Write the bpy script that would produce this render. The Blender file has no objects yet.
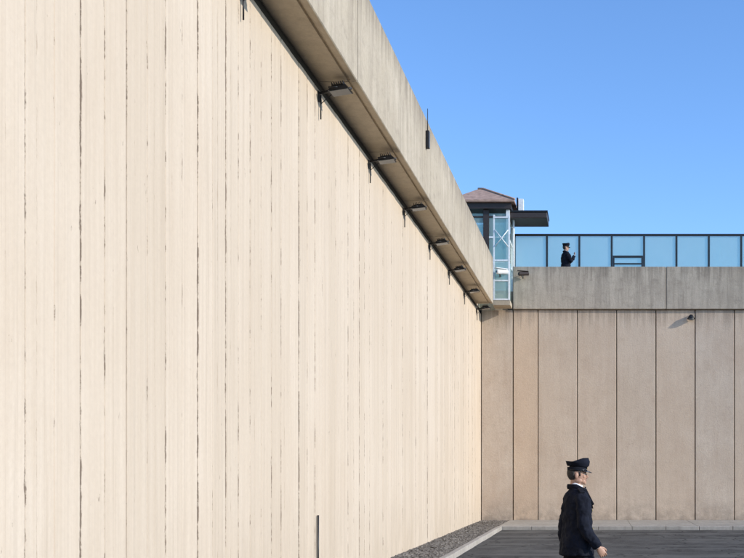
import bpy, bmesh, math, random
from mathutils import Vector, Matrix
random.seed(7)
R = math.radians
scene = bpy.context.scene
scene.view_settings.view_transform = 'Standard'
scene.view_settings.look = 'None'
scene.view_settings.exposure = 0

# ------------------------------------------------------------------ helpers
def link(ob, parent=None):
    scene.collection.objects.link(ob)
    if parent is not None:
        ob.parent = parent
    return ob

def empty(name, loc=(0, 0, 0), rotz=0.0, parent=None):
    e = bpy.data.objects.new(name, None)
    e.empty_display_size = 0.2
    e.location = loc
    e.rotation_euler = (0, 0, rotz)
    return link(e, parent)

def mesh_obj(name, bm, mat=None, parent=None, smooth=False):
    me = bpy.data.meshes.new(name)
    bm.normal_update()
    bm.to_mesh(me)
    bm.free()
    if mat:
        me.materials.append(mat)
    if smooth:
        for p in me.polygons:
            p.use_smooth = True
    ob = bpy.data.objects.new(name, me)
    return link(ob, parent)

def bm_box(bm, x0, x1, y0, y1, z0, z1):
    m = Matrix.Translation(((x0+x1)/2, (y0+y1)/2, (z0+z1)/2)) @ Matrix.Diagonal((x1-x0, y1-y0, z1-z0, 1))
    return bmesh.ops.create_cube(bm, size=1, matrix=m)

def box(name, x0, x1, y0, y1, z0, z1, mat, parent=None, bevel=0.0):
    bm = bmesh.new()
    bm_box(bm, x0, x1, y0, y1, z0, z1)
    ob = mesh_obj(name, bm, mat, parent)
    if bevel:
        b = ob.modifiers.new('Bevel', 'BEVEL'); b.width = bevel; b.segments = 2
    return ob

def bm_tube(bm, pts, rad, n=16, caps=True):
    pts = [Vector(p) for p in pts]
    rings = []
    ref = None
    for i, p in enumerate(pts):
        if i == 0: t = pts[1]-pts[0]
        elif i == len(pts)-1: t = pts[-1]-pts[-2]
        else: t = (pts[i+1]-pts[i]).normalized()+(pts[i]-pts[i-1]).normalized()
        t.normalize()
        if ref is None:
            ref = Vector((1, 0, 0)) if abs(t.x) < 0.8 else Vector((0, 1, 0))
        a = (ref - t*ref.dot(t)).normalized()
        ref = a
        b = t.cross(a)
        r = rad[i]
        ra, rb = (r if isinstance(r, (tuple, list)) else (r, r))
        rings.append([bm.verts.new(p + a*math.cos(2*math.pi*k/n)*ra + b*math.sin(2*math.pi*k/n)*rb) for k in range(n)])
    for i in range(len(rings)-1):
        for k in range(n):
            bm.faces.new((rings[i][k], rings[i][(k+1) % n], rings[i+1][(k+1) % n], rings[i+1][k]))
    if caps:
        bm.faces.new(list(reversed(rings[0])))
        bm.faces.new(rings[-1])
    return rings

def bm_ell(bm, c, r, seg=20, rot=None):
    m = Matrix.Translation(c)
    if rot is not None: m = m @ rot
    m = m @ Matrix.Diagonal((r[0], r[1], r[2], 1))
    return bmesh.ops.create_uvsphere(bm, u_segments=seg, v_segments=seg//2+2, radius=1, matrix=m)

def tube(name, pts, rad, mat, parent=None, n=10, smooth=True):
    bm = bmesh.new(); bm_tube(bm, pts, rad, n)
    return mesh_obj(name, bm, mat, parent, smooth)

def remesh(ob, vox, smooth=4):
    m = ob.modifiers.new('Remesh', 'REMESH'); m.mode = 'VOXEL'; m.voxel_size = vox
    m.use_smooth_shade = True
    s = ob.modifiers.new('Smooth', 'SMOOTH'); s.iterations = smooth; s.factor = 0.5

# ------------------------------------------------------------------ materials
class NT:
    def __init__(s, name):
        s.mat = bpy.data.materials.new(name); s.mat.use_nodes = True
        s.t = s.mat.node_tree; s.b = s.t.nodes['Principled BSDF']
    def n(s, typ, **kw):
        nd = s.t.nodes.new(typ)
        for k, v in kw.items():
            setattr(nd, k, v)
        return nd
    def l(s, a, b): s.t.links.new(a, b)
    def val(s, sock, v):
        if hasattr(v, 'is_output'): s.l(v, sock)
        else: sock.default_value = v
    def math(s, op, a, b=0.0, c=0.0, clamp=False):
        nd = s.n('ShaderNodeMath', operation=op, use_clamp=clamp)
        s.val(nd.inputs[0], a); s.val(nd.inputs[1], b); s.val(nd.inputs[2], c)
        return nd.outputs[0]
    def pos(s):
        g = s.n('ShaderNodeNewGeometry')
        return g.outputs['Position']
    def xyz(s):
        sp = s.n('ShaderNodeSeparateXYZ'); s.l(s.pos(), sp.inputs[0]); return sp.outputs
    def noise(s, vec, scale=(1, 1, 1), sc=1.0, det=4, rough=0.6, off=(0, 0, 0)):
        mp = s.n('ShaderNodeMapping'); mp.inputs['Scale'].default_value = scale
        mp.inputs['Location'].default_value = off
        s.l(vec, mp.inputs['Vector'])
        nz = s.n('ShaderNodeTexNoise'); nz.inputs['Scale'].default_value = sc
        nz.inputs['Detail'].default_value = det; nz.inputs['Roughness'].default_value = rough
        s.l(mp.outputs[0], nz.inputs['Vector'])
        return nz.outputs['Fac']
    def rng(s, v, a, b, c=0.0, d=1.0):
        m = s.n('ShaderNodeMapRange'); s.val(m.inputs[0], v)
        m.inputs[1].default_value = a; m.inputs[2].default_value = b
        m.inputs[3].default_value = c; m.inputs[4].default_value = d
        return m.outputs[0]
    def mix(s, f, a, b, mode='MIX'):
        m = s.n('ShaderNodeMix', data_type='RGBA', blend_type=mode)
        s.val(m.inputs[0], f)
        for sock, v in ((m.inputs[6], a), (m.inputs[7], b)):
            if isinstance(v, tuple): sock.default_value = (v[0], v[1], v[2], 1)
            else: s.l(v, sock)
        return m.outputs[2]
    def bump(s, h, strength=0.3, dist=0.01):
        b = s.n('ShaderNodeBump'); b.inputs['Strength'].default_value = strength
        b.inputs['Distance'].default_value = dist; s.l(h, b.inputs['Height'])
        s.l(b.outputs[0], s.b.inputs['Normal'])

def simple(name, col, rough=0.6, metal=0.0, var=0.12, sc=14, bump=0.0):
    m = NT(name)
    f = m.noise(m.n('ShaderNodeTexCoord').outputs['Object'], sc=sc, det=3)
    f = m.rng(f, 0.3, 0.7)
    c = m.mix(f, tuple(v*(1-var) for v in col), tuple(min(1, v*(1+var)) for v in col))
    m.l(c, m.b.inputs['Base Color'])
    m.b.inputs['Roughness'].default_value = rough
    m.b.inputs['Metallic'].default_value = metal
    if bump: m.bump(f, bump, 0.004)
    return m.mat

SEAM0, SEAMW = 6.848, 0.3714

def mat_left_wall():
    m = NT('painted_concrete_boards')
    p = m.pos(); o = m.xyz()
    att = m.n('ShaderNodeAttribute', attribute_name='tone', attribute_type='GEOMETRY').outputs['Fac']
    big = m.rng(m.noise(p, sc=0.35, det=3), 0.3, 0.7)
    c = m.mix(big, (0.590, 0.485, 0.372), (0.640, 0.540, 0.428))
    streak = m.rng(m.noise(p, (1, 9, 0.30), 1.3, 5, 0.65), 0.35, 0.75)
    c = m.mix(m.math('MULTIPLY', streak, 0.40), c, (0.46, 0.355, 0.25))
    c = m.mix(m.math('MULTIPLY', att, 0.36), c, (0.46, 0.37, 0.27))
    runs = m.rng(m.noise(p, (1, 16, 0.16), 1.0, 5, 0.7, off=(0, 11, 4)), 0.52, 0.78)
    c = m.mix(m.math('MULTIPLY', runs, 0.42), c, (0.34, 0.27, 0.20))
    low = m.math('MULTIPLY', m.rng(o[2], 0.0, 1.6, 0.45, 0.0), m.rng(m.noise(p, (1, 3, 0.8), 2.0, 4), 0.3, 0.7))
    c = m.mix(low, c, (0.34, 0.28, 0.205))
    fine = m.rng(m.noise(p, sc=20, det=5, rough=0.75), 0.35, 0.75)
    c = m.mix(m.math('MULTIPLY', fine, 0.22), c, (0.40, 0.32, 0.24))
    def seam(shift, thr, wid, seed, zsc, det):
        s_ = m.math('DIVIDE', m.math('SUBTRACT', o[1], SEAM0+shift), SEAMW)
        wob = m.math('MULTIPLY', m.math('SUBTRACT', m.noise(p, (0.0, 0.2, 7), 1.0, 3, off=(seed, 0, 0)), 0.5), 0.05)
        s2 = m.math('ADD', s_, wob)
        idx = m.math('FLOOR', m.math('ADD', s2, 0.5))
        fr = m.math('MULTIPLY', m.math('ABSOLUTE', m.math('SUBTRACT', s2, idx)), SEAMW)
        wn = m.n('ShaderNodeTexWhiteNoise', noise_dimensions='1D')
        m.l(m.math('ADD', idx, seed*3.7), wn.inputs['W'])
        rnd = wn.outputs['Value']
        cv = m.n('ShaderNodeCombineXYZ'); m.l(m.math('MULTIPLY', idx, 7.31), cv.inputs[0])
        m.l(m.math('MULTIPLY', o[1], 8.0), cv.inputs[1])
        m.l(m.math('MULTIPLY', o[2], zsc), cv.inputs[2])
        nz = m.noise(cv.outputs[0], sc=1.0, det=det, rough=0.8)
        amp = m.math('ADD', m.math('SUBTRACT', nz, thr), m.math('MULTIPLY', rnd, 0.14))
        w = m.math('MULTIPLY', m.math('MAXIMUM', amp, 0.0), wid)
        d = m.math('SUBTRACT', w, fr)
        return m.rng(d, -0.003, 0.006)
    k1 = seam(0, 0.552, 0.12, 1.0, 3.0, 8)
    k2 = seam(0.14, 0.625, 0.085, 5.0, 2.6, 6)
    c = m.mix(m.math('MULTIPLY', k2, 0.48), c, (0.27, 0.185, 0.12))
    c = m.mix(m.math('MULTIPLY', k1, 0.76), c, (0.12, 0.08, 0.055))
    spots = m.rng(m.noise(p, (1, 2.4, 0.9), 5.0, 5, 0.7, off=(0, 3, 1)), 0.69, 0.715)
    c = m.mix(m.math('MULTIPLY', spots, 0.6), c, (0.20, 0.15, 0.11))
    m.l(c, m.b.inputs['Base Color'])
    m.b.inputs['Roughness'].default_value = 0.85
    m.b.inputs['Specular IOR Level'].default_value = 0.2
    h = m.math('SUBTRACT', m.math('ADD', m.math('MULTIPLY', fine, 0.4), m.math('MULTIPLY', streak, 0.35)), k1)
    m.bump(h, 0.4, 0.006)
    return m.mat

def mat_concrete(name, a, b, stain, stain_amt=0.45, ztop=None, tone=False, rough=0.9, vert=1.0, warm=None):
    m = NT(name)
    p = m.pos(); o = m.xyz()
    big = m.rng(m.noise(p, sc=0.7, det=5, rough=0.65), 0.32, 0.68)
    c = m.mix(big, a, b)
    fine = m.rng(m.noise(p, sc=17, det=5, rough=0.8), 0.32, 0.72)
    c = m.mix(m.math('MULTIPLY', fine, 0.32), c, tuple(v*0.6 for v in a))
    st = m.rng(m.noise(p, (4, 4, 0.35), 1.5*vert, 5, 0.7), 0.42, 0.72)
    c = m.mix(m.math('MULTIPLY', st, stain_amt), c, stain)
    blot = m.rng(m.noise(p, (1, 1, 1.4), 3.2, 6, 0.75, off=(7, 1, 3)), 0.52, 0.70)
    c = m.mix(m.math('MULTIPLY', blot, 0.35), c, tuple(v*0.85 for v in stain))
    if tone:
        att = m.n('ShaderNodeAttribute', attribute_name='tone', attribute_type='GEOMETRY').outputs['Fac']
        c = m.mix(m.math('MULTIPLY', att, 0.7), c, warm or stain)
        blotch = m.rng(m.noise(p, (1, 1, 0.6), 1.1, 5, 0.7, off=(5, 2, 9)), 0.48, 0.66)
        c = m.mix(m.math('MULTIPLY', blotch, 0.28), c, (0.44, 0.31, 0.22))
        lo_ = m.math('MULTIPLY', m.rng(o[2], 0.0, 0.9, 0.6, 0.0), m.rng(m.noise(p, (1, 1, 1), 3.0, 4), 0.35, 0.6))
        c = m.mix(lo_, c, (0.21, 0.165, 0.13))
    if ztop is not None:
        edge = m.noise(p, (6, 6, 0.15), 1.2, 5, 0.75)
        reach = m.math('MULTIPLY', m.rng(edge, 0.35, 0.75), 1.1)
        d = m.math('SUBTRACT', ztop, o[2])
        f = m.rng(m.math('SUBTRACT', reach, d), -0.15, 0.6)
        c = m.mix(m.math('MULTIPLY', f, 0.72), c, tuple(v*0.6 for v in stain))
    m.l(c, m.b.inputs['Base Color'])
    m.b.inputs['Roughness'].default_value = rough
    m.b.inputs['Specular IOR Level'].default_value = 0.2
    m.bump(m.math('ADD', fine, m.math('MULTIPLY', big, 0.5)), 0.5, 0.008)
    return m.mat

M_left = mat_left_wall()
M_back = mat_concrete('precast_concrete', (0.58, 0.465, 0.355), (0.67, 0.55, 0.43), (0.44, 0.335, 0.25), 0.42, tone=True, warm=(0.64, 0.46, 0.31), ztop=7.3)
M_par = mat_concrete('parapet_concrete', (0.44, 0.37, 0.275), (0.56, 0.48, 0.37), (0.26, 0.215, 0.165), 0.5, ztop=8.90)
M_soffit_bounce = mat_concrete('soffit_concrete_bounce', (0.62, 0.52, 0.375), (0.68, 0.58, 0.44), (0.42, 0.335, 0.24), 0.4)  # paler, warmer than the beam face: wall bounce light painted into the colour
M_par2 = mat_concrete('parapet_concrete_weathered', (0.45, 0.375, 0.29), (0.57, 0.485, 0.38), (0.22, 0.18, 0.14), 0.58, ztop=8.95)
M_core = simple('dark_joint', (0.03, 0.027, 0.024), 0.95)
M_pave = mat_concrete('pavement_concrete', (0.37, 0.335, 0.28), (0.48, 0.435, 0.37), (0.2, 0.18, 0.15), 0.5)
M_kerb = mat_concrete('kerb_stone', (0.38, 0.34, 0.29), (0.49, 0.44, 0.38), (0.2, 0.18, 0.155), 0.4)
M_black = simple('black_metal', (0.022, 0.022, 0.024), 0.45, 0.4)
M_dark = simple('dark_brown_metal', (0.05, 0.035, 0.03), 0.5, 0.2)
M_frame = simple('dark_window_frame', (0.03, 0.035, 0.04), 0.45, 0.3)
M_white = simple('white_painted_metal', (0.78, 0.80, 0.80), 0.45)
M_grey = simple('galvanised_metal', (0.35, 0.36, 0.37), 0.4, 0.7)
M_cloth = simple('navy_wool', (0.008, 0.0095, 0.017), 0.9, 0, 0.35, 9, 0.5)
M_cloth2 = simple('dark_navy_trousers', (0.009, 0.010, 0.015), 0.9, 0, 0.3, 9, 0.4)
for q_ in (M_cloth, M_cloth2): q_.node_tree.nodes['Principled BSDF'].inputs['Specular IOR Level'].default_value = 0.2
M_skin = simple('skin', (0.43, 0.245, 0.165), 0.55, 0, 0.15, 30)
M_lip = simple('lips', (0.30, 0.12, 0.10), 0.5)
M_hair = simple('dark_hair', (0.03, 0.024, 0.02), 0.7, 0, 0.5, 80, 0.6)
M_shirt = simple('white_shirt', (0.7, 0.71, 0.73), 0.7)
M_gold = simple('gold_braid', (0.40, 0.30, 0.12), 0.4, 0.7)
M_shoe = simple('black_leather', (0.01, 0.01, 0.01), 0.25)
M_eye = simple('eye_white', (0.6, 0.58, 0.55), 0.3)
M_iris = simple('iris', (0.03, 0.02, 0.015), 0.2)
M_lens = simple('lamp_glass', (0.12, 0.12, 0.115), 0.15)
M_tile = simple('roof_tiles', (0.42, 0.27, 0.20), 0.85, 0, 0.25, 6, 0.6)

def mat_glass(name, col, transp, col2):
    m = NT(name)
    t = m.t; out = t.nodes['Material Output']; t.nodes.remove(m.b)
    f = m.rng(m.noise(m.pos(), (1, 1, 0.5), 1.1, 4), 0.3, 0.7)
    c = m.mix(f, col, col2)
    df = m.n('ShaderNodeBsdfDiffuse'); m.l(c, df.inputs[0])
    tl = m.n('ShaderNodeBsdfTranslucent'); m.l(c, tl.inputs[0])
    gl = m.n('ShaderNodeBsdfGlossy'); gl.inputs['Roughness'].default_value = 0.05
    tr = m.n('ShaderNodeBsdfTransparent'); tr.inputs[0].default_value = (0.88, 0.99, 0.98, 1)
    a = m.n('ShaderNodeMixShader'); a.inputs[0].default_value = 0.6; m.l(df.outputs[0], a.inputs[1]); m.l(tl.outputs[0], a.inputs[2])
    b = m.n('ShaderNodeMixShader'); b.inputs[0].default_value = transp; m.l(a.outputs[0], b.inputs[1]); m.l(tr.outputs[0], b.inputs[2])
    fr = m.n('ShaderNodeFresnel'); fr.inputs[0].default_value = 1.45
    d = m.n('ShaderNodeMixShader'); m.l(fr.outputs[0], d.inputs[0]); m.l(b.outputs[0], d.inputs[1]); m.l(gl.outputs[0], d.inputs[2])
    m.l(d.outputs[0], out.inputs[0])
    return m.mat
M_glass = mat_glass('tinted_security_glass', (0.76, 0.96, 0.91), 0.55, (0.84, 0.98, 0.94))
M_glass2 = mat_glass('clear_tinted_glass', (0.45, 0.70, 0.72), 0.65, (0.55, 0.78, 0.80))

def mat_asphalt():
    m = NT('asphalt'); p = m.pos()
    f = m.rng(m.noise(p, (1, 0.5, 1), 0.9, 6, rough=0.75), 0.38, 0.62)
    c = m.mix(f, (0.036, 0.034, 0.031), (0.100, 0.094, 0.085))
    g = m.rng(m.noise(p, sc=45, det=3, rough=0.85), 0.35, 0.7)
    c = m.mix(m.math('MULTIPLY', g, 0.5), c, (0.17, 0.16, 0.145))
    w = m.rng(m.noise(p, (0.35, 1.2, 1), 0.8, 5, off=(3, 1, 0)), 0.50, 0.58)
    c = m.mix(m.math('MULTIPLY', w, 0.6), c, (0.155, 0.147, 0.13))
    v = m.n('ShaderNodeTexVoronoi', feature='DISTANCE_TO_EDGE'); v.inputs['Scale'].default_value = 0.45
    wn = m.n('ShaderNodeTexNoise'); wn.inputs['Scale'].default_value = 1.5; m.l(p, wn.inputs['Vector'])
    av = m.n('ShaderNodeVectorMath', operation='ADD'); m.l(p, av.inputs[0]); m.l(wn.outputs['Color'], av.inputs[1])
    m.l(av.outputs[0], v.inputs['Vector'])
    cr = m.rng(v.outputs['Distance'], 0.0, 0.014, 1, 0)
    c = m.mix(m.math('MULTIPLY', cr, 0.8), c, (0.015, 0.014, 0.013))
    m.l(c, m.b.inputs['Base Color']); m.b.inputs['Roughness'].default_value = 0.95
    m.b.inputs['Specular IOR Level'].default_value = 0.15
    m.bump(g, 0.6, 0.008)
    return m.mat
def mat_gravel():
    m = NT('gravel'); p = m.pos()
    v = m.n('ShaderNodeTexVoronoi'); v.inputs['Scale'].default_value = 22; m.l(p, v.inputs['Vector'])
    sp = m.n('ShaderNodeSeparateColor'); m.l(v.outputs['Color'], sp.inputs[0])
    c = m.mix(sp.outputs[0], (0.07, 0.060, 0.05), (0.30, 0.265, 0.22))
    f = m.rng(m.noise(p, sc=1.3, det=4), 0.35, 0.65)
    c = m.mix(m.math('MULTIPLY', f, 0.6), c, (0.08, 0.065, 0.05))
    m.l(c, m.b.inputs['Base Color']); m.b.inputs['Roughness'].default_value = 0.95
    m.bump(v.outputs['Distance'], 0.9, 0.03)
    return m.mat
M_asph = mat_asphalt(); M_gravel = mat_gravel()
M_ground = mat_concrete('dry_ground', (0.19, 0.16, 0.11), (0.26, 0.22, 0.15), (0.12, 0.11, 0.07), 0.4)

# ------------------------------------------------------------------ ground
def sheet(name, x0, x1, y0, y1, z, mat):
    bm = bmesh.new()
    vs = [bm.verts.new(v) for v in ((x0, y0, z), (x1, y0, z), (x1, y1, z), (x0, y1, z))]
    bm.faces.new(vs)
    return mesh_obj(name, bm, mat)
sheet('ground', -1500, 1500, -1500, 1500, -0.004, M_ground)
sheet('asphalt_yard', -3.9, 40, -30, 33.9, 0.004, M_asph)
bm = bmesh.new()
nx, ny = 9, 420
x0, x1, ya, yb = -3.93, -2.93, -8.0, 33.99
grid = [[bm.verts.new((x0+(x1-x0)*i/nx, ya+(yb-ya)*j/ny, 0.085+random.uniform(-0.012, 0.022))) for i in range(nx+1)] for j in range(ny+1)]
for j in range(ny):
    for i in range(nx):
        bm.faces.new((grid[j][i], grid[j][i+1], grid[j+1][i+1], grid[j+1][i]))
for k in range(900):
    cx = random.uniform(-3.85, -3.0); cy = random.uniform(6, 33); r = random.uniform(0.012, 0.04)
    mm = Matrix.Translation((cx, cy, 0.095)) @ Matrix.Rotation(random.uniform(0, 3), 4, 'Z') @ Matrix.Diagonal((r, r*random.uniform(.6, 1), r*0.6, 1))
    bmesh.ops.create_icosphere(bm, subdivisions=1, radius=1, matrix=mm)
mesh_obj('gravel_strip', bm, M_gravel)
bm = bmesh.new()
y = -8.0
while y < 29.7:
    l = min(1.0, 29.75-y)
    j = random.uniform(-0.006, 0.006)
    bm_box(bm, -2.93+j, -2.80+j, y+0.006, y+l-0.006, -0.05, 0.12+random.uniform(-.004, .004))
    y += 1.0
k = mesh_obj('kerb', bm, M_kerb); b = k.modifiers.new('B', 'BEVEL'); b.width = 0.012; b.segments = 2
bm = bmesh.new()
x = -2.93
while x < 30:
    bm_box(bm, x+0.006, x+1.994, 29.9, 33.97, -0.05, 0.10+random.uniform(-.003, .003)); x += 2.0
mesh_obj('pavement', bm, M_pave)
bm = bmesh.new()
x = -2.93
while x < 30:
    bm_box(bm, x+0.005, x+0.995, 29.75, 29.893, -0.05, 0.115+random.uniform(-.004, .004)); x += 1.0
k = mesh_obj('kerb.001', bm, M_kerb); b = k.modifiers.new('B', 'BEVEL'); b.width = 0.012; b.segments = 2

# ------------------------------------------------------------------ long side wall
WX = -3.91
wall = empty('perimeter_wall')
i0 = int((-8-SEAM0)/SEAMW); ys = []
i = i0
while SEAM0+i*SEAMW < 34.0: ys.append(SEAM0+i*SEAMW); i += 1
ys.append(34.0)
bm = bmesh.new()
tone = []
prof = []
for a, b_ in zip(ys[:-1], ys[1:]):
    off = random.uniform(-0.004, 0.004); g = random.uniform(0.001, 0.005); ch = random.uniform(0.003, 0.009)
    tn = random.random()**1.5
    prof += [((a+g), WX-0.02, tn), ((a+g), WX+off-ch, tn), ((a+g+ch), WX+off, tn), ((b_-g-ch), WX+off, tn), ((b_-g), WX+off-ch, tn), ((b_-g), WX-0.02, tn)]
lo = [bm.verts.new((x, y, 0.0)) for y, x, t in prof]
hi = [bm.verts.new((x, y, 7.10)) for y, x, t in prof]
for i in range(len(prof)-1):
    f = bm.faces.new((lo[i+1], lo[i], hi[i], hi[i+1])); tone.append(prof[i][2])
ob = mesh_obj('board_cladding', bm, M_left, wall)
at = ob.data.attributes.new('tone', 'FLOAT', 'FACE')
at.data.foreach_set('value', tone)
box('wall_core', -6.2, WX-0.032, -8, 36.2, 0, 7.25, M_core, wall)
box('walkway_deck', -6.2, -3.93, -8, 36.2, 7.26, 7.80, M_par, wall)
box('outer_parapet', -6.5, -6.21, -8, 36.2, 0, 8.4, M_par, wall)
seg = 3.1
y = 32.8-14*seg
while y < 32.7:
    bm = bmesh.new()
    xs = -3.38 + random.uniform(-0.004, 0.004)
    sec = [(-3.93, 7.255), (-3.52, 7.255), (-3.51, 7.285), (-3.48, 7.285), (-3.47, 7.255), (xs-0.012, 7.255), (xs, 7.267), (xs, 8.75), (xs-0.02, 8.77), (-3.75, 8.77), (-3.75, 7.80), (-3.93, 7.80)]
    A = [bm.verts.new((x_, y+0.008, z_)) for x_, z_ in sec]
    B = [bm.verts.new((x_, y+seg-0.008, z_)) for x_, z_ in sec]
    for q in range(len(sec)):
        r_ = (q+1) % len(sec)
        f = bm.faces.new((A[q], B[q], B[r_], A[r_]))
        if q < 5: f.material_index = 1  # underside faces take the colour lightened for bounce
    bm.faces.new(list(A)); bm.faces.new(list(reversed(B)))
    bmesh.ops.recalc_face_normals(bm, faces=bm.faces)
    ob = mesh_obj('parapet_beam', bm, M_par, wall); ob.data.materials.append(M_soffit_bounce)
    y += seg
box('parapet_joint_fill', -3.9, -3.40, -8, 32.7, 7.30, 8.7, M_core, wall)
tube('conduit_stub', [(WX+0.03, 13.96, 0.02), (WX+0.03, 13.96, 1.11)], [0.014, 0.014], M_black, wall)
box('junction_box', -3.378, -3.31, 19.83, 19.93, 8.15, 8.5, M_black, wall, 0.01)
tube('antenna_rod', [(-3.35, 19.9, 8.5), (-3.35, 19.9, 8.95)], [0.010, 0.006], M_black, wall)

# ------------------------------------------------------------------ floodlights
def floodlight(y):
    e = empty('floodlight', (WX, y, 7.02), random.uniform(-0.08, 0.08))
    box('wall_plate', 0.008, 0.022, -0.03, 0.03, -0.10, 0.05, M_black, e, 0.004)
    tube('conduit', [(0.035, 0.02, -0.34), (0.035, 0.02, 0.0)], [0.010, 0.010], M_black, e)
    tube('arm', [(0.03, 0, 0.02), (0.18, 0, 0.05), (0.48, 0, 0.08)], [0.018]*3, M_black, e)
    bm = bmesh.new()
    rot = Matrix.Translation((0.32, 0, 0.06)) @ Matrix.Rotation(R(-8), 4, 'Y')
    vs = [(-0.15, -0.12, -0.03), (0.15, -0.12, -0.03), (0.15, 0.12, -0.03), (-0.15, 0.12, -0.03), (-0.09, -0.08, 0.045), (0.09, -0.08, 0.045), (0.09, 0.08, 0.045), (-0.09, 0.08, 0.045)]
    V = [bm.verts.new(rot @ Vector(v)) for v in vs]
    for f in ((0, 3, 2, 1), (4, 5, 6, 7), (0, 1, 5, 4), (1, 2, 6, 5), (2, 3, 7, 6), (3, 0, 4, 7)): bm.faces.new([V[q] for q in f])
    for q in range(6):
        r_ = bm_box(bm, -0.09+q*0.032, -0.083+q*0.032, -0.10, 0.10, 0.03, 0.085)
        bmesh.ops.transform(bm, matrix=rot, verts=r_['verts'])
    mesh_obj('lamp_housing', bm, M_black, e)
    bm = bmesh.new(); r_ = bm_box(bm, -0.13, 0.13, -0.10, 0.10, -0.040, -0.032)
    bmesh.ops.transform(bm, matrix=rot, verts=r_['verts'])
    mesh_obj('lamp_glass', bm, M_lens, e)
    for s in (-1, 1):
        tube('yoke', [(0.18, 0, 0.05), (0.20, s*0.14, 0.05), (0.32, s*0.135, 0.05)], [0.010]*3, M_black, e, 8)
    tube('cable', [(0.035, 0.03, -0.12), (0.12, 0.05, -0.03), (0.26, 0.03, 0.07)], [0.006]*3, M_black, e, 6)
    return e
for k in range(-2, 7):
    floodlight(14.06+3.09*k)

# ------------------------------------------------------------------ end wall
BY = 34.0
bw = empty('perimeter_wall')
seams = [-3.91, -2.82, -1.97] + [-1.97+1.335*i for i in range(1, 24)]
tones = [0.1, 0.9]+[random.random()*0.5 for _ in range(30)]
bm = bmesh.new(); tn = []
for a, b_, t in zip(seams[:-1], seams[1:], tones):
    o_ = random.uniform(-0.012, 0.004)
    g = random.uniform(0.011, 0.018)
    bm_box(bm, a+g, b_-g, BY+o_, BY+0.10, 0.0, 7.235)
    tn += [t]*6
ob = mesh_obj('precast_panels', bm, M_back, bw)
at = ob.data.attributes.new('tone', 'FLOAT', 'FACE'); at.data.foreach_set('value', tn)
b = ob.modifiers.new('B', 'BEVEL'); b.width = 0.01; b.segments = 2
box('wall_core', -3.94, 28.5, BY+0.06, 36.3, 0, 7.22, M_core, bw)
box('walkway_deck', -3.0, 28.5, BY+0.32, 36.6, 7.24, 7.93, M_par, bw)
box('corner_slab', -3.92, -3.005, BY+0.02, 36.15, 7.245, 7.80, M_par, bw)
x = -2.82
while x < 27:
    L = 5.2
    bm = bmesh.new()
    bm_box(bm, x+0.006, x+L-0.006, BY-0.10+random.uniform(-.004, .004), BY+0.30, 7.26, 8.70)
    o2 = mesh_obj('parapet_beam', bm, M_par2, bw)
    b = o2.modifiers.new('B', 'BEVEL'); b.width = 0.02; b.segments = 2
    x += L
wl = empty('wall_lamp', (3.22, BY, 6.92))
box('bracket', -0.05, 0.05, -0.10, -0.012, 0.08, 0.14, M_black, wl, 0.005)
bm = bmesh.new(); bm_tube(bm, [(0, -0.11, 0.14), (0, -0.12, 0.06), (0, -0.13, 0.0)], [(0.05, 0.05), (0.10, 0.08), (0.13, 0.10)], 16)
mesh_obj('shade', bm, M_black, wl, True)
bm = bmesh.new(); bm_ell(bm, (0, -0.13, -0.01), (0.10, 0.08, 0.04)); mesh_obj('bulb_cover', bm, M_lens, wl, True)

# ------------------------------------------------------------------ glass fence
gf = empty('glass_fence')
FY = 36.0; px0 = -2.93; pw = 1.165
ztop = 10.27
for i in range(24):
    xa = px0+i*pw
    box('post', xa-0.035, xa+0.035, FY-0.04, FY+0.04, 7.94, ztop-0.04, M_frame, gf)
    box('pane', xa+0.036, xa+pw-0.036, FY-0.008, FY+0.008, 8.09, ztop-0.06, M_glass, gf)
    if i == 3:
        box('hatch_frame', xa+0.04, xa+pw-0.04, FY-0.05, FY-0.012, 9.44, 9.52, M_frame, gf)
        box('hatch_frame', xa+0.04, xa+0.10, FY-0.05, FY-0.012, 8.62, 9.44, M_frame, gf)
        box('hatch_frame', xa+pw-0.10, xa+pw-0.04, FY-0.05, FY-0.012, 8.62, 9.44, M_frame, gf)
        box('hatch_rail', xa+0.10, xa+pw-0.10, FY-0.045, FY-0.014, 9.20, 9.25, M_frame, gf)
box('top_rail', px0-0.05, px0+24*pw, FY-0.05, FY+0.05, ztop-0.04, ztop+0.03, M_frame, gf)
box('bottom_rail', px0-0.05, px0+24*pw, FY-0.06, FY+0.06, 7.94, 8.08, M_frame, gf)

# ------------------------------------------------------------------ guard booth at corner
gb = empty('guard_booth')
bx0, bx1, by0, by1 = -4.75, -3.02, 34.3, 36.0
box('booth_floor', bx0-0.1, bx1-0.01, by0-0.1, by1-0.1, 7.81, 7.95, M_par, gb)
for px_ in (bx0, (bx0+bx1)/2+0.12, bx1):
    for py_ in (by0, by1-0.15):
        wd = 0.10 if px_ == (bx0+bx1)/2+0.12 else 0.06
        box('post', px_-wd, px_+wd, py_-0.05, py_+0.05, 7.96, 10.72, M_dark if wd > 0.08 else M_white, gb)
box('glazing', bx0+0.07, bx1-0.07, by0-0.01, by0+0.01, 8.0, 10.6, M_glass, gb)
box('glazing', bx0+0.07, bx1-0.07, by1-0.16, by1-0.14, 8.0, 10.6, M_glass2, gb)
box('glazing', bx1-0.01, bx1+0.01, by0+0.06, by1-0.21, 8.0, 10.6, M_glass, gb)
box('glazing', bx0-0.01, bx0+0.01, by0+0.06, by1-0.21, 8.0, 10.6, M_glass, gb)
for z in (8.9, 9.75, 10.45):
    box('transom', bx0+0.06, bx1-0.06, by0-0.035, by0-0.012, z, z+0.06, M_white if z < 10 else M_dark, gb)
    box('transom', bx1+0.012, bx1+0.03, by0+0.05, by1-0.2, z, z+0.06, M_white, gb)
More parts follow.
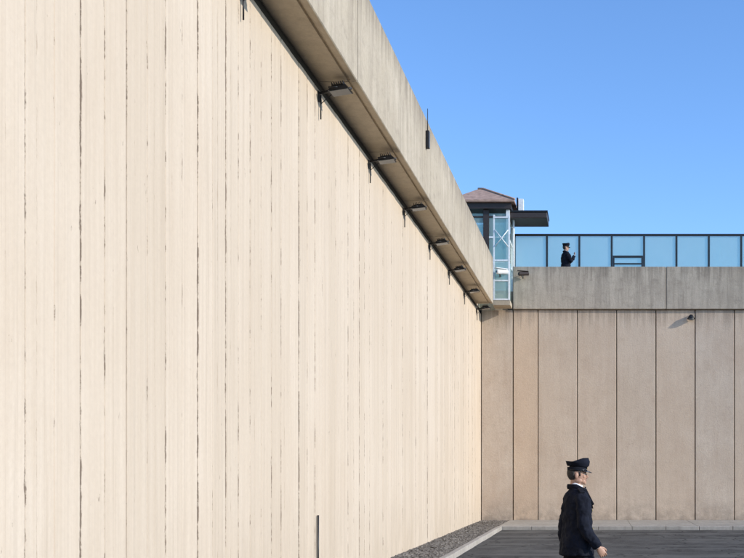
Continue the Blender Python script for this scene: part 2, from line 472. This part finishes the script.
box('fascia', bx0-0.15, bx1+0.12, by0-0.18, by1+0.1, 10.73, 10.92, M_dark, gb)
bm = bmesh.new()
ex0, ex1, ey0, ey1 = bx0-0.28, bx1+0.25, by0-0.3, by1+0.25
base = [bm.verts.new(v) for v in ((ex0, ey0, 10.93), (ex1, ey0, 10.93), (ex1, ey1, 10.93), (ex0, ey1, 10.93))]
eav = [bm.verts.new(v) for v in ((ex0, ey0, 11.0), (ex1, ey0, 11.0), (ex1, ey1, 11.0), (ex0, ey1, 11.0))]
r1 = bm.verts.new((-4.15, 35.1, 11.66)); r2 = bm.verts.new((-3.95, 35.1, 11.66))
bm.faces.new(list(reversed(base)))
for q in range(4): bm.faces.new((base[q], base[(q+1) % 4], eav[(q+1) % 4], eav[q]))
bm.faces.new((eav[0], eav[1], r2, r1)); bm.faces.new((eav[1], eav[2], r2)); bm.faces.new((eav[2], eav[3], r1, r2)); bm.faces.new((eav[3], eav[0], r1))
mesh_obj('hip_roof', bm, M_tile, gb)
tube('roof_ridge', [(ex1, ey0, 11.02), (-3.95, 35.1, 11.68), (-4.15, 35.1, 11.68)], [0.035]*3, M_tile, gb, 8)
box('canopy', -3.0, -1.68, 34.35, 35.6, 10.46, 10.66, M_dark, gb, 0.02)
box('canopy_edge', -3.02, -1.66, 34.33, 35.62, 10.665, 10.72, M_black, gb)
tube('canopy_post', [(-2.85, 34.6, 7.93), (-2.85, 34.6, 10.46)], [0.035, 0.035], M_white, gb)
box('vent_body', -2.68, -2.50, 34.45, 34.7, 10.725, 11.15, M_white, gb, 0.01)
box('vent_side', -2.74, -2.685, 34.47, 34.68, 10.725, 11.2, M_black, gb, 0.01)
cy0, cy1, cx0, cx1 = 33.15, 33.85, -3.40, -2.86
box('bay_sill', cx0-0.02, cx1+0.02, cy0-0.03, cy1, 7.26, 7.42, M_par, gb, 0.01)
for z in (7.43, 8.05, 8.72, 10.15):
    box('bay_rail', cx0+0.045, cx1-0.045, cy0-0.03, cy0+0.03, z, z+0.05, M_white, gb)
for xx in (cx0+0.02, cx1-0.02):
    box('bay_post', xx-0.024, xx+0.024, cy0-0.035, cy0+0.035, 7.43, 10.25, M_white, gb)
box('bay_glass', cx0+0.045, cx1-0.045, cy0-0.008, cy0+0.008, 7.485, 8.72, M_glass, gb)
box('bay_glass', cx0+0.045, cx1-0.045, cy0-0.008, cy0+0.008, 8.78, 10.14, M_glass2, gb)
box('bay_side_glass', cx1-0.03, cx1-0.014, cy0+0.04, cy1, 7.45, 8.72, M_glass, gb)
for sx, ex in ((cx0+0.05, cx1-0.05), (cx1-0.05, cx0+0.05)):
    tube('bay_brace', [(sx, cy0-0.045, 9.2), (ex, cy0-0.045, 9.75)], [0.016]*2, M_white, gb, 6)
def cctv(loc, rz, body, sc=1.0):
    e = empty('security_camera', loc, rz); e.scale = (sc, sc, sc)
    tube('bracket', [(0, 0.18, -0.12), (0, 0.14, 0.0), (0, 0, 0.02)], [0.02]*3, M_grey, e, 8)
    bm = bmesh.new(); bm_tube(bm, [(-0.2, 0, 0), (-0.18, 0, 0), (0.15, 0, 0.03)], [0.05, 0.07, 0.065], 14)
    mesh_obj('camera_body', bm, body, e, False)
    bm = bmesh.new(); bm_tube(bm, [(-0.212, 0, 0), (-0.201, 0, 0)], [0.035, 0.035], 14)
    mesh_obj('lens', bm, M_shoe, e, False)
    box('sun_hood', -0.24, 0.14, -0.07, 0.07, 0.095, 0.11, body, e, 0.004)
    tube('stay', [(0.0, 0.12, -0.1), (-0.12, 0, -0.05)], [0.01, 0.01], M_black, e, 6)
cctv((-2.42, BY-0.30, 8.40), 0.35, M_dark)
cctv((-3.08, 33.0, 8.32), 0.6, M_white, 1.15)

# ------------------------------------------------------------------ people
def officer(loc, heading, head_turn, raised=False, name='police_officer'):
    e = empty(name, loc, heading)
    bm = bmesh.new()
    bm_tube(bm, [(0, 0.01, 0.78), (0, 0.01, 0.90), (0, 0.0, 1.02)], [(0.15, 0.10), (0.175, 0.125), (0.16, 0.11)], 24)
    st = 0.3 if raised else 0.95
    LL = [(-0.09, 0.0, 0.92), (-0.095, -0.10*st, 0.71), (-0.10, -0.19*st, 0.50), (-0.10, -0.22*st, 0.30), (-0.10, -0.24*st, 0.09)]
    RL = [(0.09, 0.0, 0.92), (0.095, 0.05*st, 0.70), (0.10, 0.09*st, 0.50), (0.10, 0.20*st, 0.31), (0.10, 0.30*st, 0.13)]
    for P in (LL, RL): bm_tube(bm, P, [0.098, 0.09, 0.074, 0.070, 0.072], 18)
    o = mesh_obj('trousers', bm, M_cloth2, e); remesh(o, 0.012, 3)
    for (sx, sy, _), tilt in ((LL[-1], 0), (RL[-1], 22*st)):
        bm = bmesh.new()
        bm_ell(bm, (sx, sy-0.09, 0.045), (0.048, 0.11, 0.042)); bm_ell(bm, (sx, sy+0.01, 0.055), (0.042, 0.07, 0.052))
        bm_box(bm, sx-0.045, sx+0.045, sy-0.19, sy+0.07, 0.0, 0.022)
        piv = Matrix.Translation((sx, sy-0.15, 0))
        bmesh.ops.transform(bm, matrix=piv @ Matrix.Rotation(R(tilt), 4, 'X') @ piv.inverted(), verts=bm.verts)
        o = mesh_obj('shoe', bm, M_shoe, e); remesh(o, 0.007, 4)
    bm = bmesh.new()
    ring = [(.80, .228, .188, .005), (.84, .226, .184, .005), (.95, .220, .174, .005), (1.05, .210, .162, 0.0), (1.12, .206, .156, 0.0), (1.22, .214, .158, .003), (1.33, .222, .156, .008), (1.41, .212, .136, 0.012), (1.465, .172, .110, .016), (1.505, .105, .080, .015), (1.535, .072, .068, .015)]
    bm_tube(bm, [(0, y_, z) for z, a, b2, y_ in ring], [(a, b2) for z, a, b2, y_ in ring], 32)
    wr = []
    for s in (-1, 1):
        if raised and s == -1:
            P = [(s*.165, .005, 1.42), (s*.215, -.01, 1.38), (s*.245, -.05, 1.26), (s*.255, -.10, 1.17), (s*.20, -.19, 1.26), (s*.13, -.26, 1.38)]
        elif raised:
            P = [(s*.165, .005, 1.42), (s*.215, -.01, 1.38), (s*.245, -.05, 1.26), (s*.255, -.10, 1.16), (s*.18, -.20, 1.20), (s*.08, -.27, 1.27)]
        elif s == -1:
            P = [(s*.163, .005, 1.42), (s*.217, .0, 1.385), (s*.245, .01, 1.27), (s*.258, .01, 1.14), (s*.262, -.06, 1.015), (s*.252, -.15, .90)]
        else:
            P = [(s*.163, .005, 1.42), (s*.217, .010, 1.385), (s*.240, .04, 1.27), (s*.248, .075, 1.15), (s*.248, .085, 1.02), (s*.235, .07, .885)]
        bm_tube(bm, P, [.076, .080, .072, .066, .060, .055], 18)
        bm_ell(bm, P[1], (.077, .080, .072))
        wr.append((Vector(P[-1]), (Vector(P[-1])-Vector(P[-2])).normalized()))
    o = mesh_obj('jacket', bm, M_cloth, e); remesh(o, 0.009, 3)
    tx = bpy.data.textures.new('creases', 'CLOUDS'); tx.noise_scale = 0.08; tx.noise_depth = 3
    d = o.modifiers.new('D', 'DISPLACE'); d.texture = tx; d.strength = 0.040; d.mid_level = 0.5
    bm = bmesh.new()
    bm_tube(bm, [(0, .015, 1.510), (0, .008, 1.545), (0, .0, 1.568)], [(.080, .078), (.071, .070), (.064, .066)], 24)
    mesh_obj('shirt_collar', bm, M_shirt, e, True)
    bm = bmesh.new()
    V = [bm.verts.new(v) for v in ((-.055, -.090, 1.52), (.055, -.090, 1.52), (.0, -.172, 1.30))]
    bm.faces.new(V); mesh_obj('shirt_front', bm, M_shirt, e)
    tube('tie', [(0, -.090, 1.535), (0, -.14, 1.42), (0, -.177, 1.30)], [(.014, .008), (.022, .008), (.02, .006)], M_cloth, e, 8)
    for s in (-1, 1):
        tube('jacket_collar', [(s*.02, .100, 1.540), (s*.080, .04, 1.540), (s*.078, -.060, 1.49), (s*.03, -.168, 1.34)], [(.013, .030), (.014, .030), (.014, .034), (.01, .02)], M_cloth, e, 10)
        bm = bmesh.new(); r_ = bm_box(bm, -.055, .055, -.024, .024, -.006, .006)
        bmesh.ops.transform(bm, matrix=Matrix.Translation((s*.165, .005, 1.500)) @ Matrix.Rotation(s*R(24), 4, 'Y'), verts=r_['verts'])
        mesh_obj('epaulette', bm, M_cloth2, e)
    for z, yy in ((1.28, -.160), (1.18, -.160), (1.08, -.166), (.98, -.176)):
        bm = bmesh.new()
        for xx in (-.04, .04): bm_ell(bm, (xx, yy, z), (.011, .006, .011), 10)
        mesh_obj('buttons', bm, M_gold, e, True)
    for s, (w, dr) in zip((-1, 1), wr):
        bm = bmesh.new()
        bm_tube(bm, [(0, 0, .04), (0, 0, 0), (0, 0, -.03), (0, 0, -.07), (0, 0, -.098)], [(.022, .028), (.022, .027), (.018, .037), (.016, .042), (.012, .040)], 16)
        inn = -s
        for q, (yy, L) in enumerate(((-.031, .070), (-.011, .080), (.010, .074), (.030, .058))):
            c1 = 0.30+0.08*q
            p0 = Vector((0, yy, -.088)); pts = [p0]
            ang = 0.12; segs = (L*.42, L*.32, L*.26)
            for sg in segs:
                ang += c1
                pts.append(pts[-1]+Vector((inn*math.sin(ang)*sg, 0, -math.cos(ang)*sg)))
            bm_tube(bm, pts, [.0095, .0088, .008, .0062], 10)
        bm_tube(bm, [(0, -.022, -.018), (inn*.006, -.046, -.045), (inn*.012, -.055, -.075), (inn*.016, -.052, -.098)], [.014, .0125, .010, .007], 10)
        rot = Vector((0, 0, -1)).rotation_difference(dr).to_matrix().to_4x4()
        bmesh.ops.transform(bm, matrix=Matrix.Translation(w+dr*0.014) @ rot, verts=bm.verts)
        o = mesh_obj('hand', bm, M_skin, e); remesh(o, 0.0032, 2)
        tube('shirt_cuff', [w-dr*.01, w+dr*.006], [.042, .041], M_shirt, e, 16)
    h = empty('head', (0, 0, 0), head_turn, e)
    bm = bmesh.new()
    bm_tube(bm, [(0, .022, 1.47), (0, .018, 1.54), (0, .012, 1.62)], [.062, .059, .058], 20)
    bm_ell(bm, (0, .008, 1.695), (.076, .097, .095), 28)
    bm_ell(bm, (0, -.028, 1.640), (.063, .068, .072), 24)
    bm_ell(bm, (0, -.050, 1.600), (.047, .045, .037), 20)
    bm_ell(bm, (0, -.080, 1.578), (.022, .019, .018), 14)
    bm_ell(bm, (0, -.076, 1.697), (.052, .020, .013), 14)
    bm_tube(bm, [(0, -.086, 1.690), (0, -.104, 1.662), (0, -.117, 1.645), (0, -.096, 1.632)], [.008, .010, .0125, .010], 12)
    for s in (-1, 1):
        bm_ell(bm, (s*.013, -.099, 1.640), (.009, .010, .008), 10)
        bm_ell(bm, (s*.040, -.066, 1.650), (.020, .018, .020), 12)
        bm_ell(bm, (s*.077, .010, 1.657), (.008, .019, .031), 14, Matrix.Rotation(s*R(-14), 4, 'Z'))
        bm_ell(bm, (s*.052, -.010, 1.605), (.020, .042, .030), 12)
    o = mesh_obj('face', bm, M_skin, h); remesh(o, 0.004, 3)
    bm = bmesh.new()
    bm_ell(bm, (0, -.0935, 1.613), (.021, .0075, .0042), 12); bm_ell(bm, (0, -.092, 1.605), (.019, .0075, .0050), 12)
    mesh_obj('lips', bm, M_lip, h, True)
    for s in (-1, 1):
        bm = bmesh.new(); bm_ell(bm, (s*.030, -.076, 1.676), (.0125, .0115, .007), 14); mesh_obj('eye', bm, M_eye, h, True)
        bm = bmesh.new(); bm_ell(bm, (s*.030, -.0858, 1.676), (.0055, .0035, .0055), 10); mesh_obj('iris', bm, M_iris, h, True)
        tube('eyebrow', [(s*.012, -.096, 1.694), (s*.032, -.092, 1.699), (s*.050, -.078, 1.692)], [.004, .0045, .003], M_hair, h, 8)
        tube('sideburn', [(s*.073, -.022, 1.70), (s*.069, -.026, 1.655)], [(.006, .013), (.004, .008)], M_hair, h, 8)
    bm = bmesh.new(); bm_ell(bm, (0, .017, 1.69), (.081, .096, .100), 32)
    dele = [v for v in bm.verts if (v.co.y < .028 and v.co.z < 1.70) or v.co.y < -.05 or v.co.z < 1.612]
    bmesh.ops.delete(bm, geom=dele, context='VERTS')
    o = mesh_obj('hair', bm, M_hair, h, True); sm = o.modifiers.new('S', 'SOLIDIFY'); sm.thickness = 0.008
    bm = bmesh.new()
    bm_tube(bm, [(0, .002, 1.712), (0, .002, 1.755)], [(.086, .106), (.087, .107)], 36)
    mesh_obj('cap_band', bm, M_cloth2, h, True)
    bm = bmesh.new()
    bm_tube(bm, [(0, .002, 1.755), (0, .000, 1.772), (0, -.003, 1.792), (0, -.006, 1.804), (0, -.006, 1.820), (0, -.004, 1.828)], [(.088, .108), (.101, .119), (.117, .131), (.121, .134), (.106, .118), (.05, .06)], 36)
    for v in bm.verts:
        v.co.z += max(0, (-v.co.y))*0.16*(1 if v.co.z > 1.77 else 0)
    mesh_obj('cap_crown', bm, M_cloth, h, True)
    tube('chin_strap', [(0, -.001, 1.716), (0, -.001, 1.724)], [(.0885, .1085), (.0885, .1085)], M_shoe, h, 36)
    bm = bmesh.new()
    inner = []; outer = []
    for q in range(17):
        a = math.pi*(q/16)
        ix, iy = math.cos(a)*.084, -math.sin(a)*.102
        ox, oy = math.cos(a)*.090, -math.sin(a)*.163
        inner.append((ix, iy, 1.720)); outer.append((ox, oy, 1.720-.030*math.sin(a)))
    I = [bm.verts.new(v) for v in inner]; O = [bm.verts.new(v) for v in outer]
    for q in range(16): bm.faces.new((I[q], I[q+1], O[q+1], O[q]))
    o = mesh_obj('cap_visor', bm, M_shoe, h, True); sm = o.modifiers.new('S', 'SOLIDIFY'); sm.thickness = 0.005
    bm = bmesh.new(); bm_ell(bm, (0, -.118, 1.775), (.018, .008, .020), 12); bm_ell(bm, (0, -.109, 1.738), (.026, .005, .010), 12)
    mesh_obj('cap_badge', bm, M_gold, h, True)
    return e
officer((-0.205, 10.9, 0.012), R(108), R(-14))
officer((-1.06, 35.1, 7.93), R(112), R(-5), raised=True)

# ------------------------------------------------------------------ light
EL, AZ = 22.0, 107.0   # azimuth clockwise from +Y
d = Vector((math.sin(R(AZ))*math.cos(R(EL)), math.cos(R(AZ))*math.cos(R(EL)), math.sin(R(EL))))
sun = bpy.data.lights.new('sun', 'SUN'); sun.energy = 4.15; sun.angle = R(0.5); sun.color = (1.0, 0.94, 0.85)
so = bpy.data.objects.new('sun', sun); so.rotation_euler = d.to_track_quat('Z', 'Y').to_euler(); link(so)
so.location = (20, 0, 30)
w = bpy.data.worlds.new('World'); scene.world = w; w.use_nodes = True
nt = w.node_tree; bg = nt.nodes['Background']
sky = nt.nodes.new('ShaderNodeTexSky'); sky.sky_type = 'NISHITA'; sky.sun_disc = False
sky.sun_elevation = R(EL); sky.sun_rotation = R(AZ); sky.air_density = 1.0; sky.dust_density = 0.4; sky.ozone_density = 2.2
mx = nt.nodes.new('ShaderNodeMix'); mx.data_type = 'RGBA'; mx.blend_type = 'MULTIPLY'; mx.inputs[0].default_value = 1.0
mx.inputs[7].default_value = (1.12, 1.46, 1.90, 1)
nt.links.new(sky.outputs[0], mx.inputs[6]); nt.links.new(mx.outputs[2], bg.inputs[0]); bg.inputs[1].default_value = 0.15

# ------------------------------------------------------------------ camera
cam = bpy.data.cameras.new('camera'); co = bpy.data.objects.new('camera', cam); link(co)
co.location = (0, 0, 1.70); co.rotation_euler = (R(90), 0, 0)
cam.sensor_width = 36; cam.lens = 36*1000/744
cam.shift_x = -(596-372)/744; cam.shift_y = (473-279)/744
cam.clip_end = 5000; cam.clip_start = 0.1
scene.camera = co
